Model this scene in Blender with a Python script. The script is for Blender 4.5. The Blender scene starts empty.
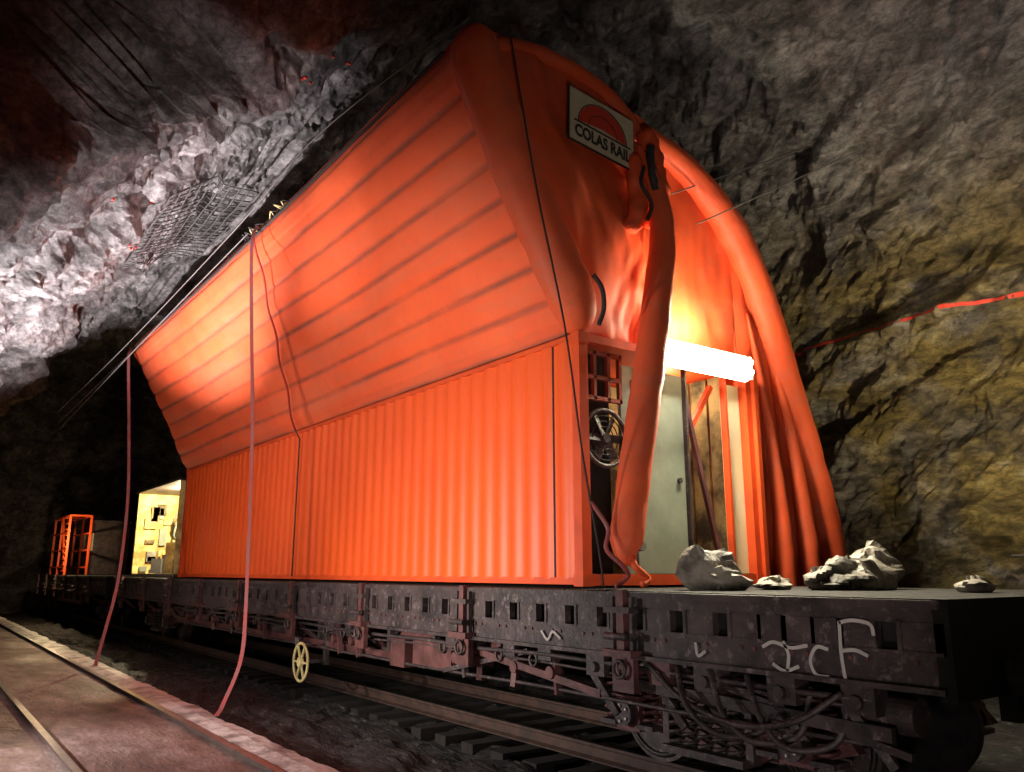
import bpy, math, random
from mathutils import Vector, Matrix, noise
from mathutils.bvhtree import BVHTree
random.seed(7)
sc = bpy.context.scene
sc.view_settings.view_transform = 'Standard'
V = Vector

# ------------------------------------------------------------------ materials
def new_mat(name):
    m = bpy.data.materials.new(name); m.use_nodes = True
    nt = m.node_tree
    return m, nt, nt.nodes['Principled BSDF']

def N(nt, typ, **kw):
    n = nt.nodes.new(typ)
    for k, v in kw.items(): setattr(n, k, v)
    return n

def ramp(nt, fac, stops):
    r = nt.nodes.new('ShaderNodeValToRGB')
    el = r.color_ramp.elements
    while len(el) < len(stops): el.new(0.5)
    for e, (p, c) in zip(el, stops):
        e.position = p
        e.color = (c[0], c[1], c[2], 1) if hasattr(c, '__len__') else (c, c, c, 1)
    nt.links.new(fac, r.inputs[0])
    return r.outputs[0]

def mix(nt, fac, a, b, mode='MIX'):
    m = nt.nodes.new('ShaderNodeMix'); m.data_type = 'RGBA'; m.blend_type = mode
    for sock, val in ((m.inputs[0], fac), (m.inputs[6], a), (m.inputs[7], b)):
        if isinstance(val, bpy.types.NodeSocket): nt.links.new(val, sock)
        elif hasattr(val, '__len__'): sock.default_value = (val[0], val[1], val[2], 1)
        else: sock.default_value = val
    return m.outputs[2]

def coords(nt, scale=(1, 1, 1), rot=(0, 0, 0)):
    tc = nt.nodes.new('ShaderNodeTexCoord'); mp = nt.nodes.new('ShaderNodeMapping')
    mp.inputs['Scale'].default_value = scale; mp.inputs['Rotation'].default_value = rot
    nt.links.new(tc.outputs['Object'], mp.inputs[0])
    return mp.outputs[0]

def tnoise(nt, vec, scale, detail=8, rough=.6, dist=0.0):
    n = N(nt, 'ShaderNodeTexNoise')
    n.inputs['Scale'].default_value = scale; n.inputs['Detail'].default_value = detail
    n.inputs['Roughness'].default_value = rough; n.inputs['Distortion'].default_value = dist
    nt.links.new(vec, n.inputs['Vector'])
    return n.outputs[0]

def bump(nt, h, bsdf, strength=.5, dist=.05, prev=None):
    b = nt.nodes.new('ShaderNodeBump')
    b.inputs['Strength'].default_value = strength; b.inputs['Distance'].default_value = dist
    nt.links.new(h, b.inputs['Height'])
    if prev: nt.links.new(prev, b.inputs['Normal'])
    if bsdf: nt.links.new(b.outputs[0], bsdf.inputs['Normal'])
    return b.outputs[0]

def weathered(name, c1, c2, scale=3, rough=.6, metal=0., lo=.4, hi=.65, bs=.3, bd=.01, sc3=(1, 1, 1), c3=None):
    m, nt, b = new_mat(name)
    v = coords(nt, sc3)
    n = tnoise(nt, v, scale)
    col = ramp(nt, n, [(lo, c1), (hi, c2)])
    if c3:
        n3 = tnoise(nt, v, scale * 3.7, 10, .7)
        col = mix(nt, ramp(nt, n3, [(.55, 0.), (.68, 1.)]), col, c3)
    nt.links.new(col, b.inputs['Base Color'])
    b.inputs['Roughness'].default_value = rough; b.inputs['Metallic'].default_value = metal
    n2 = tnoise(nt, v, scale * 6)
    bump(nt, n2, b, bs, bd)
    return m

def plain(name, c, rough=.6, metal=0.):
    m, nt, b = new_mat(name)
    b.inputs['Roughness'].default_value = rough; b.inputs['Metallic'].default_value = metal
    n = tnoise(nt, coords(nt), 9, 4)
    col = ramp(nt, n, [(.3, tuple(x * .8 for x in c)), (.7, c)])
    nt.links.new(col, b.inputs['Base Color'])
    return m

def emit(name, c, s):
    m, nt, b = new_mat(name)
    b.inputs['Base Color'].default_value = (*c, 1)
    b.inputs['Emission Color'].default_value = (*c, 1)
    b.inputs['Emission Strength'].default_value = s
    return m

def rock_mat():
    m, nt, b = new_mat('rock')
    v = coords(nt)
    vst = coords(nt, (1.3, .7, 1.6), (.35, .25, .3))       # tilted strata
    big = tnoise(nt, v, .33, 5, .6, .4)
    med = tnoise(nt, vst, 1.1, 15, .78, .3)
    fine = tnoise(nt, vst, 7, 15, .85, .2)
    grey = ramp(nt, med, [(.36, (.055, .047, .046)), (.45, (.18, .160, .160)), (.53, (.35, .32, .322)), (.63, (.60, .56, .56))])
    grey = mix(nt, .65, grey, ramp(nt, big, [(.40, .35), (.54, 1.)]), 'MULTIPLY')
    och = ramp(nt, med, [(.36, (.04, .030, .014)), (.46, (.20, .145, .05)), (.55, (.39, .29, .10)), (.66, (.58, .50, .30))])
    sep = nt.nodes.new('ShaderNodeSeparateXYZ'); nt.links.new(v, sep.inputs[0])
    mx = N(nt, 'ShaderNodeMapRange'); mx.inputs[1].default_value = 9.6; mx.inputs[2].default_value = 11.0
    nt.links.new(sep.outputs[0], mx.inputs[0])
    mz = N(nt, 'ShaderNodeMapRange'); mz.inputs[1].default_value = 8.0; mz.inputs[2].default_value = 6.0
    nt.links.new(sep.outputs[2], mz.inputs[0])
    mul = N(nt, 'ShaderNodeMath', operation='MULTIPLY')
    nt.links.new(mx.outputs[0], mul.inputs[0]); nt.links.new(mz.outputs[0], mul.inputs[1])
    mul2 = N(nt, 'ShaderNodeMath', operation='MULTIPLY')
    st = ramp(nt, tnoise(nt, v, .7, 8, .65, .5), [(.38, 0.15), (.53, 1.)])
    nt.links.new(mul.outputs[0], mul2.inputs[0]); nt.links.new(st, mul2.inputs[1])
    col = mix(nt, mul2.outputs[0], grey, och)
    col = mix(nt, .8, col, ramp(nt, fine, [(.42, .3), (.56, 1.3)]), 'MULTIPLY')
    vo = N(nt, 'ShaderNodeTexVoronoi', feature='DISTANCE_TO_EDGE'); vo.inputs['Scale'].default_value = 1.3
    nc = N(nt, 'ShaderNodeTexNoise'); nc.inputs['Scale'].default_value = 1.5; nc.inputs['Detail'].default_value = 6
    nt.links.new(vst, nc.inputs['Vector'])
    wv = mix(nt, .35, vst, nc.outputs[1])
    nt.links.new(wv, vo.inputs['Vector'])
    crack = ramp(nt, vo.outputs['Distance'], [(.0, .2), (.05, 1.)])
    col = mix(nt, .5, col, crack, 'MULTIPLY')
    nt.links.new(col, b.inputs['Base Color'])
    b.inputs['Roughness'].default_value = .66
    b1 = bump(nt, crack, None, .4, .06)
    b2 = bump(nt, med, None, 1., .38, b1)
    bump(nt, fine, b, 1., .10, b2)
    return m
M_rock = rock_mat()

def fabric_mat(name, c1, c2, film=.5):
    m, nt, b = new_mat(name)
    v = coords(nt)
    vs = coords(nt, (1, .22, 1))
    base = ramp(nt, tnoise(nt, v, .7, 5), [(.35, c1), (.65, c2)])
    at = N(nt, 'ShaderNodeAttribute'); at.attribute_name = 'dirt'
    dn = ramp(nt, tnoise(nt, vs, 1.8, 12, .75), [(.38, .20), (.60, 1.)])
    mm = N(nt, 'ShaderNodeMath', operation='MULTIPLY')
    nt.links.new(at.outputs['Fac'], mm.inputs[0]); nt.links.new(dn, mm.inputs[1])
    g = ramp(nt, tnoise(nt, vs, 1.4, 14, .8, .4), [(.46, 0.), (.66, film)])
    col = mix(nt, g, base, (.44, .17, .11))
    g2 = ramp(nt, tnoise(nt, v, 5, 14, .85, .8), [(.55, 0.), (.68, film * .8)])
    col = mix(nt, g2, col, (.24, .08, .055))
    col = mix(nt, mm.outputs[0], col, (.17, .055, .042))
    nt.links.new(col, b.inputs['Base Color'])
    b.inputs['Roughness'].default_value = .58
    b.inputs['Specular IOR Level'].default_value = .35
    b1 = bump(nt, tnoise(nt, v, 2, 4, .5), None, .22, .06)
    bump(nt, tnoise(nt, v, 16, 6), b, .15, .01, b1)
    return m
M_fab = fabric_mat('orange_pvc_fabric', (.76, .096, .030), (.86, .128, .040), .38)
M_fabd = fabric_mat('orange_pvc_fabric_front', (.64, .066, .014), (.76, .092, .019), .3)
M_cont = weathered('container_paint', (.84, .104, .010), (.77, .085, .009), .8, .5, 0, .35, .7, .06, .005)
M_contf = weathered('container_frame_paint', (.74, .082, .010), (.56, .055, .010), 2.5, .6, 0, .4, .7, .2, .005)
M_lat = weathered('lattice_dull_orange', (.30, .04, .012), (.18, .025, .012), 3, .6)
M_steel = weathered('wagon_grimy_steel', (.026, .020, .021), (.095, .068, .068), 3, .5, .15, .35, .7, .7, .015, c3=(.20, .155, .155))
M_rust = weathered('wagon_red_oxide', (.08, .030, .029), (.17, .066, .063), 4, .5, .1, .4, .65, .6, .015, c3=(.08, .055, .055))
M_unlit = weathered('unlit_black', (.006, .005, .005), (.015, .012, .012), 4, .8)  # near-black colour standing in for shade
M_rail = weathered('rail_steel', (.40, .38, .37), (.55, .52, .50), 6, .3, .8)
M_railw = weathered('rail_web_rust', (.04, .025, .02), (.08, .04, .03), 6, .7)
M_railr = weathered('rail_dull', (.02, .017, .016), (.05, .043, .04), 6, .5, .5)
M_sleep = weathered('sleeper_timber', (.010, .008, .008), (.022, .018, .016), 5, .85, sc3=(.4, 3, 1))
M_yel = plain('cream_yellow_paint', (.70, .58, .26), .5)
M_strap = weathered('strap_red', (.36, .07, .07), (.26, .11, .11), 5, .7)
M_cord = plain('rope_dark', (.035, .025, .025), .8)
M_cordr = plain('cord_red', (.36, .03, .02), .7)
M_wire = plain('cable_grey', (.16, .145, .14), .6)
M_net = plain('netting_dark_wire', (.05, .045, .045), .6)
M_white = plain('sign_cream', (.58, .51, .38), .6)
M_text = plain('sign_letter_black', (.03, .02, .02), .6)
M_signred = plain('sign_dome_red', (.60, .04, .015), .6)
M_chalk = plain('chalk_white', (.52, .48, .46), .9)
M_green = weathered('door_grey_green', (.22, .25, .19), (.30, .33, .25), 2, .5)
M_pale = weathered('door_leaf_pale', (.76, .72, .42), (.84, .80, .54), 2, .5)
M_ply = weathered('interior_plywood', (.05, .035, .02), (.34, .24, .10), 2.2, .7, 0, .4, .6, .6, .03)
M_sack = weathered('sack_grey_white', (.09, .078, .065), (.38, .34, .29), 2.6, .6, 0, .38, .60, .8, .04)
M_redpaint = plain('survey_paint_red', (.66, .05, .03), .7)
M_tarp = plain('tarp_dark', (.03, .028, .028), .6)
M_lamp = emit('fluorescent_tube', (1, .95, .76), 110)
M_glare = emit('lamp_glare', (1, .93, .66), 22)  # added glow surface that makes the lamp's glare look larger
M_int = weathered('interior_yellow', (.45, .28, .07), (.85, .65, .25), 2.5, .6, 0, .42, .6)
M_concrete = weathered('kerb_concrete', (.22, .18, .17), (.65, .60, .58), 2.2, .5, 0, .38, .56, .8, .03)

def ground_mat():
    m, nt, b = new_mat('ground_brown')
    v = coords(nt, (1, .35, 1))
    n = tnoise(nt, v, 1.3, 12, .72)
    col = ramp(nt, n, [(.34, (.045, .030, .026)), (.48, (.15, .095, .080)), (.60, (.29, .21, .19)), (.7, (.5, .43, .42))])
    f = tnoise(nt, v, 25, 6)
    col = mix(nt, .5, col, ramp(nt, f, [(.35, .4), (.65, 1.2)]), 'MULTIPLY')
    nt.links.new(col, b.inputs['Base Color'])
    r = ramp(nt, tnoise(nt, v, .7, 4), [(.4, .35), (.6, .7)])
    nt.links.new(r, b.inputs['Roughness'])
    bump(nt, f, b, .5, .03)
    return m
M_ground = ground_mat()
M_ballast = weathered('ballast_dark', (.007, .006, .006), (.022, .018, .017), 4, .7, 0, .42, .60, 1., .05, sc3=(1, .3, 1), c3=(.15, .135, .13))

# ------------------------------------------------------------------ mesh builder
class MB:
    def __init__(s): s.v = []; s.f = []; s.m = []; s.mats = []; s.sm = []
    def mi(s, mat):
        if mat not in s.mats: s.mats.append(mat)
        return s.mats.index(mat)
    def add(s, vs, fs, mat, smooth=False):
        o = len(s.v); s.v += [tuple(x) for x in vs]
        k = s.mi(mat)
        for f in fs:
            s.f.append(tuple(i + o for i in f)); s.m.append(k); s.sm.append(smooth)
    def box(s, c, d, mat, rot=None):
        hx, hy, hz = d[0] / 2, d[1] / 2, d[2] / 2
        vs = [V((x, y, z)) for x in (-hx, hx) for y in (-hy, hy) for z in (-hz, hz)]
        if rot is not None: vs = [rot @ v for v in vs]
        vs = [v + V(c) for v in vs]
        s.add(vs, [(0, 1, 3, 2), (4, 6, 7, 5), (0, 4, 5, 1), (2, 3, 7, 6), (0, 2, 6, 4), (1, 5, 7, 3)], mat)
    def beam(s, a, b, w, h, mat):
        a, b = V(a), V(b); d = b - a
        q = d.to_track_quat('Y', 'Z').to_matrix()
        s.box((a + b) / 2, (w, d.length, h), mat, q)
    def tube(s, pts, r, mat, n=12, smooth=True, rf=None, wr=0., cap=True):
        pts = [V(p) for p in pts]; rings = []
        up = None
        for i, p in enumerate(pts):
            t = (pts[min(i + 1, len(pts) - 1)] - pts[max(i - 1, 0)]).normalized()
            if up is None: up = t.orthogonal().normalized()
            up = (up - t * up.dot(t)).normalized()
            sd = t.cross(up)
            rr = rf(i / (len(pts) - 1)) if rf else r
            ring = []
            for k in range(n):
                a = 2 * math.pi * k / n
                dv = up * math.cos(a) + sd * math.sin(a)
                q = p + dv * rr
                if wr: q = p + dv * rr * (1 + wr * noise.noise(q * 4) + wr * .5 * noise.noise(q * 11))
                ring.append(q)
            rings.append(ring)
        vs = [q for r_ in rings for q in r_]; fs = []
        for i in range(len(pts) - 1):
            for k in range(n):
                a = i * n + k; b = i * n + (k + 1) % n
                fs.append((a, b, b + n, a + n))
        if cap:
            fs.append(tuple(range(n - 1, -1, -1))); fs.append(tuple((len(pts) - 1) * n + k for k in range(n)))
        s.add(vs, fs, mat, smooth)
    def cyl(s, a, b, r, mat, n=16): s.tube([a, b], r, mat, n, smooth=False)
    def ring(s, c, axis, R, r, mat, n=28):
        axis = V(axis).normalized(); u = axis.orthogonal().normalized(); w = axis.cross(u)
        pts = [V(c) + (u * math.cos(2 * math.pi * i / n) + w * math.sin(2 * math.pi * i / n)) * R for i in range(n + 1)]
        s.tube(pts, r, mat, 8, cap=False)
    def ribbon(s, pts, w, mat, wd=(0, 1, 0), th=.006):
        pts = [V(p) for p in pts]; wd = V(wd)
        vs = []; fs = []
        for i, p in enumerate(pts):
            t = (pts[min(i + 1, len(pts) - 1)] - pts[max(i - 1, 0)]).normalized()
            ww = (wd - t * wd.dot(t)).normalized() * w / 2; nn = t.cross(ww).normalized() * th / 2
            vs += [p - ww - nn, p + ww - nn, p + ww + nn, p - ww + nn]
        for i in range(len(pts) - 1):
            for k in range(4):
                a = i * 4 + k; b = i * 4 + (k + 1) % 4
                fs.append((a, b, b + 4, a + 4))
        fs += [(3, 2, 1, 0), tuple(len(vs) - 4 + k for k in range(4))]
        s.add(vs, fs, mat)
    def grid(s, rows, mat, smooth=True, flip=False):
        nr, nc = len(rows), len(rows[0])
        vs = [p for r in rows for p in r]; fs = []
        for i in range(nr - 1):
            for j in range(nc - 1):
                a = i * nc + j
                f = (a, a + 1, a + nc + 1, a + nc)
                fs.append(f[::-1] if flip else f)
        s.add(vs, fs, mat, smooth)
    def obj(s, name, parent=None, dirt=None):
        me = bpy.data.meshes.new(name); me.from_pydata(s.v, [], s.f)
        for m in s.mats: me.materials.append(m)
        me.polygons.foreach_set('material_index', s.m)
        me.polygons.foreach_set('use_smooth', s.sm)
        if dirt is not None:
            at = me.attributes.new('dirt', 'FLOAT', 'POINT')
            at.data.foreach_set('value', dirt + [0.] * (len(s.v) - len(dirt)))
        me.update()
        o = bpy.data.objects.new(name, me); sc.collection.objects.link(o)
        if parent: o.parent = parent
        return o

def catmull(P, n):
    P = [V(p) for p in P]; Q = [P[0] * 2 - P[1]] + P + [P[-1] * 2 - P[-2]]
    out = []
    for i in range(1, len(Q) - 2):
        for k in range(n):
            t = k / n
            out.append(.5 * ((2 * Q[i]) + (Q[i + 1] - Q[i - 1]) * t + (2 * Q[i - 1] - 5 * Q[i] + 4 * Q[i + 1] - Q[i + 2]) * t * t + (-Q[i - 1] + 3 * Q[i] - 3 * Q[i + 1] + Q[i + 2]) * t ** 3))
    out.append(P[-1]); return out

def resample(P, n):
    L = [0]
    for a, b in zip(P, P[1:]): L.append(L[-1] + (b - a).length)
    out = []; j = 0
    for i in range(n):
        d = L[-1] * i / (n - 1)
        while j < len(L) - 2 and L[j + 1] < d: j += 1
        t = (d - L[j]) / max(1e-9, L[j + 1] - L[j])
        out.append(P[j].lerp(P[j + 1], t))
    return out

def empty(name, loc=(0, 0, 0)):
    e = bpy.data.objects.new(name, None); sc.collection.objects.link(e); e.location = loc
    e.empty_display_size = .2
    return e
def sstep(x): x = max(0., min(1., x)); return x * x * (3 - 2 * x)

# ------------------------------------------------------------------ rock tunnel
prof = [(-2.6, 0, -.5), (-2.5, 0, 1.5), (-1.9, 0, 3.2), (-.5, 0, 4.7), (1.4, 0, 6.3), (3.0, 0, 7.75), (5.2, 0, 8.75),
        (7.6, 0, 8.8), (9.8, 0, 8.2), (11.3, 0, 6.9), (12.0, 0, 4.8), (12.1, 0, 2.2), (12.0, 0, -.5)]
NP = 360
pr = resample(catmull(prof, 12), NP)
nrm = []
for i in range(NP):
    t = pr[min(i + 1, NP - 1)] - pr[max(i - 1, 0)]
    nrm.append(V((t.z, 0, -t.x)).normalized())   # inward
STR = Matrix.Rotation(.45, 3, 'X') @ Matrix.Rotation(.4, 3, 'Y')
def facet(p, s, amp, tilt, seed, blend):
    q = STR @ p
    q = V((q.x * s, q.y * s * .55, q.z * s * 1.4)) + V((seed, seed * 1.7, 0))
    q = q + noise.noise_vector(q * .9) * .5 + noise.noise_vector(q * 3) * .12
    d, pts = noise.voronoi(q)
    c = pts[0]
    h = noise.noise_vector(c * 7.31 + V((3.1, 1.7, 9.2)))
    e = min(1., (d[1] - d[0]) * blend)
    return amp * ((h.x * 1.2 + V((h.y, h.z, h.x)).dot(q - c) * tilt) * e - .2 * (1 - e))
def disp(p):
    d = facet(p, .38, .55, 1.5, 3, 6) + facet(p, .95, .22, 1.8, 11, 5) + facet(p, 2.4, .05, 2.0, 31, 6)
    q = STR @ p
    q = V((q.x, q.y * .6, q.z * 1.3))
    d += .12 * (noise.ridged_multi_fractal(q * .8, .9, 2.1, 5, 1.0, 2.0) - 1.)
    d += .12 * noise.fractal(q * 2.4, .65, 2.1, 5)
    return d
ys = [-4 + i * 29.0 / 360 for i in range(361)] + [25.3 + i * .5 for i in range(50)]
rows = []
for y in ys:
    row = []
    for i in range(NP):
        c = V((4.8, 0, 2.5)); b = pr[i]
        yw = y + .5 * noise.noise(V((b.x * .6, 0, b.z * .6)))
        s = 1 + .55 * sstep((yw - 24.6) / 1.2)
        p = c + (b - c) * s
        k = sstep((8.9 - yw + .25 * (b.x - 1.)) / .9) * sstep((2.9 - b.x) / 1.3)
        p.x -= 4.5 * k; p.z += 2.2 * k * sstep(b.z / 3)
        p.y = y
        dd_ = disp(p)
        q_ = p + nrm[i] * dd_
        q_.y += dd_ * 3.2 * k * (1 - k)          # roughen the shoulder of the niche, set back to keep this corner dark
        row.append(q_)
    rows.append(row)
splits = [(0, 104, 'wall_left'), (104, 245, 'ceiling'), (245, NP - 1, 'wall_right')]
rockv = []; rockf = []
for a, b, nm in splits:
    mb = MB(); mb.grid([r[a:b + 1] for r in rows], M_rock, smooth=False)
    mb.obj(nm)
    o = len(rockv); rockv += mb.v; rockf += [tuple(i + o for i in f) for f in mb.f]
bvh = BVHTree.FromPolygons(rockv, rockf)
for nm, y in (('wall_far', 49.5), ('wall_back', -3.9)):
    mb = MB(); g = []
    for i in range(36):
        r_ = []
        for j in range(30):
            p = V((-10 + j * 1.05, y, -1 + i * .55)); p.y += .8 * noise.fractal(p * .6, 1, 2, 4); r_.append(p)
        g.append(r_)
    mb.grid(g, M_rock, smooth=False); mb.obj(nm)

# ------------------------------------------------------------------ floor
mb = MB()
def gz(x, y):
    base = -.03 if x < 3.15 else -.30
    if 3.05 < x < 3.5: base = -.03 - .27 * (x - 3.05) / .45
    am = .02 if x < 3.1 else .11
    if 1.3 < x < 3.0: am = .006
    if x > 9: base = -.3 + (x - 9) * .15
    if x < .5: am = .05
    return base + am * noise.fractal(V((x * 2.2, y * (1.0 if x > 3.1 else 2.2), 0)), .8, 2, 5)
rows_f = []
y = -4.
while y < 49:
    rows_f.append([V((x, y, gz(x, y))) for x in [-8 + k * .09 for k in range(248)]])
    y += .1 if y < 20 else .4
mb.grid(rows_f, M_ballast, smooth=False, flip=True)
mb.mats.append(M_ground)
for i, f in enumerate(mb.f):
    if mb.v[f[0]][0] < 3.15: mb.m[i] = 1
mb.obj('floor')

def railway_track(xc, name, zs, sleepers=True, top=None):
    e = empty(name, (xc, 20, 0)); inv = Matrix.Translation((-xc, -20, 0))
    for k, sx in enumerate((-.7175, .7175)):
        m = MB(); x = xc + sx
        pf = [(-.036, 0), (.036, 0), (.036, -.03), (.008, -.045), (.008, -.13), (.07, -.15), (.07, -.165), (-.07, -.165), (-.07, -.15), (-.008, -.13), (-.008, -.045), (-.036, -.03)]
        ya, yb = -3., 48.
        vs = [V((x + a, ya, b + zs)) for a, b in pf] + [V((x + a, yb, b + zs)) for a, b in pf]
        n = len(pf)
        m.add(vs, [(0, 1, n + 1, n)], top or M_rail)
        m.add(vs, [(i, (i + 1) % n, n + (i + 1) % n, n + i) for i in range(1, n)], M_railw)
        o = m.obj('rail_%d' % (k + 1), e); o.matrix_parent_inverse = inv
    if sleepers:
        m = MB(); yy = -2.8
        while yy < 48:
            m.box((xc, yy, zs - .285), (2.4, .24, .15), M_sleep); yy += .6
        o = m.obj('sleepers', e); o.matrix_parent_inverse = inv
railway_track(2.2, 'railway_track', .03, False)
railway_track(6.8, 'railway_track', .0, True, M_railr)
mb = MB()
rk = []
yy = -3.
while yy < 46:
    jit = .06 * noise.noise(V((0, yy * .9, 3))) + .03 * noise.noise(V((0, yy * 4, 3)))
    j2 = .02 * noise.noise(V((7, yy * 3, 3)))
    rk.append([V((2.99, yy, -.2)), V((3.0 + j2, yy, .0 + j2)), V((3.2, yy, .02 + j2)), V((3.38 + jit, yy, .0 + j2)), V((3.44 + jit, yy, -.08)), V((3.5 + jit, yy, -.4))]); yy += .1
mb.grid(rk, M_concrete, smooth=False, flip=True)
mb.obj('concrete_kerb')

# ------------------------------------------------------------------ flat wagon
def wagon(name, y0, y1, bog, near=True):
    e = empty(name, (6.8, (y0 + y1) / 2, 0)); inv = Matrix.Translation((-6.8, -(y0 + y1) / 2, 0))
    XL, XR = 5.15, 8.45
    L = y1 - y0; ym = (y0 + y1) / 2
    d = MB()
    d.box((6.8, ym, 1.515), (3.24, L, .07), M_steel)
    nb = int(L / .3)
    for i in range(nb):
        d.box((6.8, y0 + (i + .5) * L / nb, 1.56), (3.2, L / nb - .015, .035), M_sleep)
    for sx, X in ((1, XL), (-1, XR)):
        d.box((X + sx * .03, ym, 1.545), (.10, L, .05), M_steel)
        d.box((X + sx * .05, ym, 1.475), (.06, L, .09), M_steel)
        d.box((X + sx * .14, ym, 1.34), (.02, L, .20), M_unlit)  # dark strip painted in as the shade behind the pockets
        d.box((X + sx * .05, ym, 1.145), (.06, L, .21), M_steel)
        d.box((X + sx * .035, ym, 1.035), (.13, L, .035), M_steel)
        d.box((X + sx * .015, ym, 1.25), (.03, L, .022), M_steel)
        yy = y0 + .12
        while yy < y1 - .1:
            skip = near and sx == 1 and 3.05 < yy < 3.75
            d.box((X + sx * .045, yy, 1.34), (.07, .27, .19), M_steel)
            d.box((X + sx * .012, yy + .15, 1.34), (.03, .03, .20), M_steel)
            if skip: d.box((X + sx * .045, yy + .22, 1.34), (.07, .25, .19), M_steel)
            for q in (-.06, .06):
                d.cyl((X + sx * .005, yy + q, 1.19), (X + sx * .03, yy + q, 1.19), .016, M_rust, 8)
            yy += .45
        yy = y0 + 2.75
        while yy < y1 - .5:
            d.box((X - sx * .035, yy, 1.26), (.07, .09, .66), M_rust)
            d.box((X - sx * .03, yy - .12, 1.30), (.05, .035, .46), M_steel)
            d.box((X - sx * .03, yy + .12, 1.30), (.05, .035, .46), M_steel)
            d.box((X - sx * .06, yy, 1.06), (.13, .36, .06), M_rust)
            d.box((X - sx * .06, yy, 1.42), (.11, .32, .05), M_steel)
            d.box((X - sx * .02, yy, .88), (.06, .26, .28), M_rust)
            d.ring((X - sx * .09, yy, .93), (1, 0, 0), .07, .016, M_steel, 14)
            d.cyl((X - sx * .12, yy - .14, 1.2), (X - sx * .12, yy + .14, 1.2), .03, M_steel, 10)
            d.beam((X + sx * .02, yy, 1.0), (X + sx * .35, yy, .72), .07, .05, M_rust)
            yy += 2.55
    for X in (6.35, 7.25): d.box((X, ym, 1.22), (.14, L - .3, .52), M_steel)
    yy = y0 + .6
    while yy < y1 - .4:
        d.box((6.8, yy, 1.3), (3.0, .08, .34), M_steel); yy += 1.35
    a, b = y0 + 5.0, y1 - 5.0
    for X in (5.45, 8.15):
        h0 = (b - a) * .40
        d.box((X, ym, .64), (.09, h0 * 2, .13), M_rust)
        ya, yb = ym - h0, ym + h0
        d.beam((X, a, 1.0), (X, ya, .64), .09, .11, M_rust)
        d.beam((X, b, 1.0), (X, yb, .64), .09, .11, M_rust)
        n = max(2, int((yb - ya) / 1.1))
        for i in range(n + 1):
            y_ = ya + (yb - ya) * i / n
            d.box((X, y_, .84), (.07, .09, .34), M_steel)
            if i < n and i % 2 == 0: d.box((X + .03, y_ + .5, .83), (.03, .8, .30), M_rust)
            elif i < n: d.beam((X, y_, .68), (X, y_ + (yb - ya) / n, 1.0), .04, .05, M_steel)
    for yE, sg in ((y0, -1), (y1, 1)):
        d.box((6.8, yE, 1.28), (3.28, .10, .60), M_unlit if sg < 0 else M_steel)  # near end plate coloured black to look unlit
        d.box((6.8, yE, .95), (1.8, .12, .3), M_unlit if sg < 0 else M_steel)
        for X in (5.93, 7.67):
            d.cyl((X, yE, 1.1), (X, yE + sg * .16, 1.1), .13, M_steel)
            d.cyl((X, yE + sg * .16, 1.1), (X, yE + sg * .33, 1.1), .08, M_railr)
            d.cyl((X, yE + sg * .33, 1.1), (X, yE + sg * .37, 1.1), .24, M_steel, 24)
        d.box((6.8, yE + sg * .12, 1.1), (.08, .24, .10), M_rust)
        d.ring((6.8, yE + sg * .26, 1.0), (1, 0, 0), .10, .022, M_rust, 16)
    o = d.obj('deck_and_frame', e); o.matrix_parent_inverse = inv
    for bi, yb in enumerate(bog):
        m = MB()
        for X, sg in ((5.78, -1), (7.82, 1)):
            out = [(-1.35, .46), (-1.22, .62), (-.75, .66), (-.45, .88), (.45, .88), (.75, .66), (1.22, .62), (1.35, .46), (1.1, .38), (.8, .42), (.42, .22), (-.42, .22), (-.8, .42), (-1.1, .38)]
            n = len(out)
            vs = [V((X - .05, yb + a_, b_)) for a_, b_ in out] + [V((X + .05, yb + a_, b_)) for a_, b_ in out]
            m.add(vs, [tuple(range(n)), tuple(range(2 * n - 1, n - 1, -1))] + [(i, (i + 1) % n, n + (i + 1) % n, n + i) for i in range(n)], M_rust)
            for dy in (-.9, .9):
                m.box((X + sg * .09, yb + dy, .47), (.16, .30, .30), M_rust)
                m.cyl((X + sg * .15, yb + dy, .47), (X + sg * .24, yb + dy, .47), .11, M_steel, 18)
                for q in range(5):
                    m.cyl((X + sg * .24, yb + dy + .07 * math.cos(q * 1.257), .47 + .07 * math.sin(q * 1.257)), (X + sg * .26, yb + dy + .07 * math.cos(q * 1.257), .47 + .07 * math.sin(q * 1.257)), .014, M_rail, 6)
                for dd in (-.24, .24):
                    hel = [V((X + sg * .10 + .07 * math.cos(k * .7), yb + dy + dd + .07 * math.sin(k * .7), .40 + k * .0075)) for k in range(56)]
                    m.tube(hel, .017, M_rust, 6)
                    m.box((X + sg * .10, yb + dy + dd, .37), (.2, .2, .04), M_steel)
            for k in range(5):
                m.tube([V((X + sg * .14 + .06 * math.cos(j * .7), yb - .32 + .16 * k + .06 * math.sin(j * .7), .28 + j * .0085)) for j in range(52)], .017, M_steel, 6)
            m.box((X + sg * .1, yb, .25), (.24, .88, .06), M_steel)
            m.box((X + sg * .1, yb, .75), (.24, .88, .08), M_rust)
            m.box((X + sg * .08, yb - .45, .5), (.12, .07, .5), M_steel)
            m.box((X + sg * .08, yb + .45, .5), (.12, .07, .5), M_steel)
        m.box((6.8, yb, .82), (2.3, .5, .28), M_steel)
        m.cyl((6.8, yb, .9), (6.8, yb, 1.1), .3, M_steel, 20)
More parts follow.
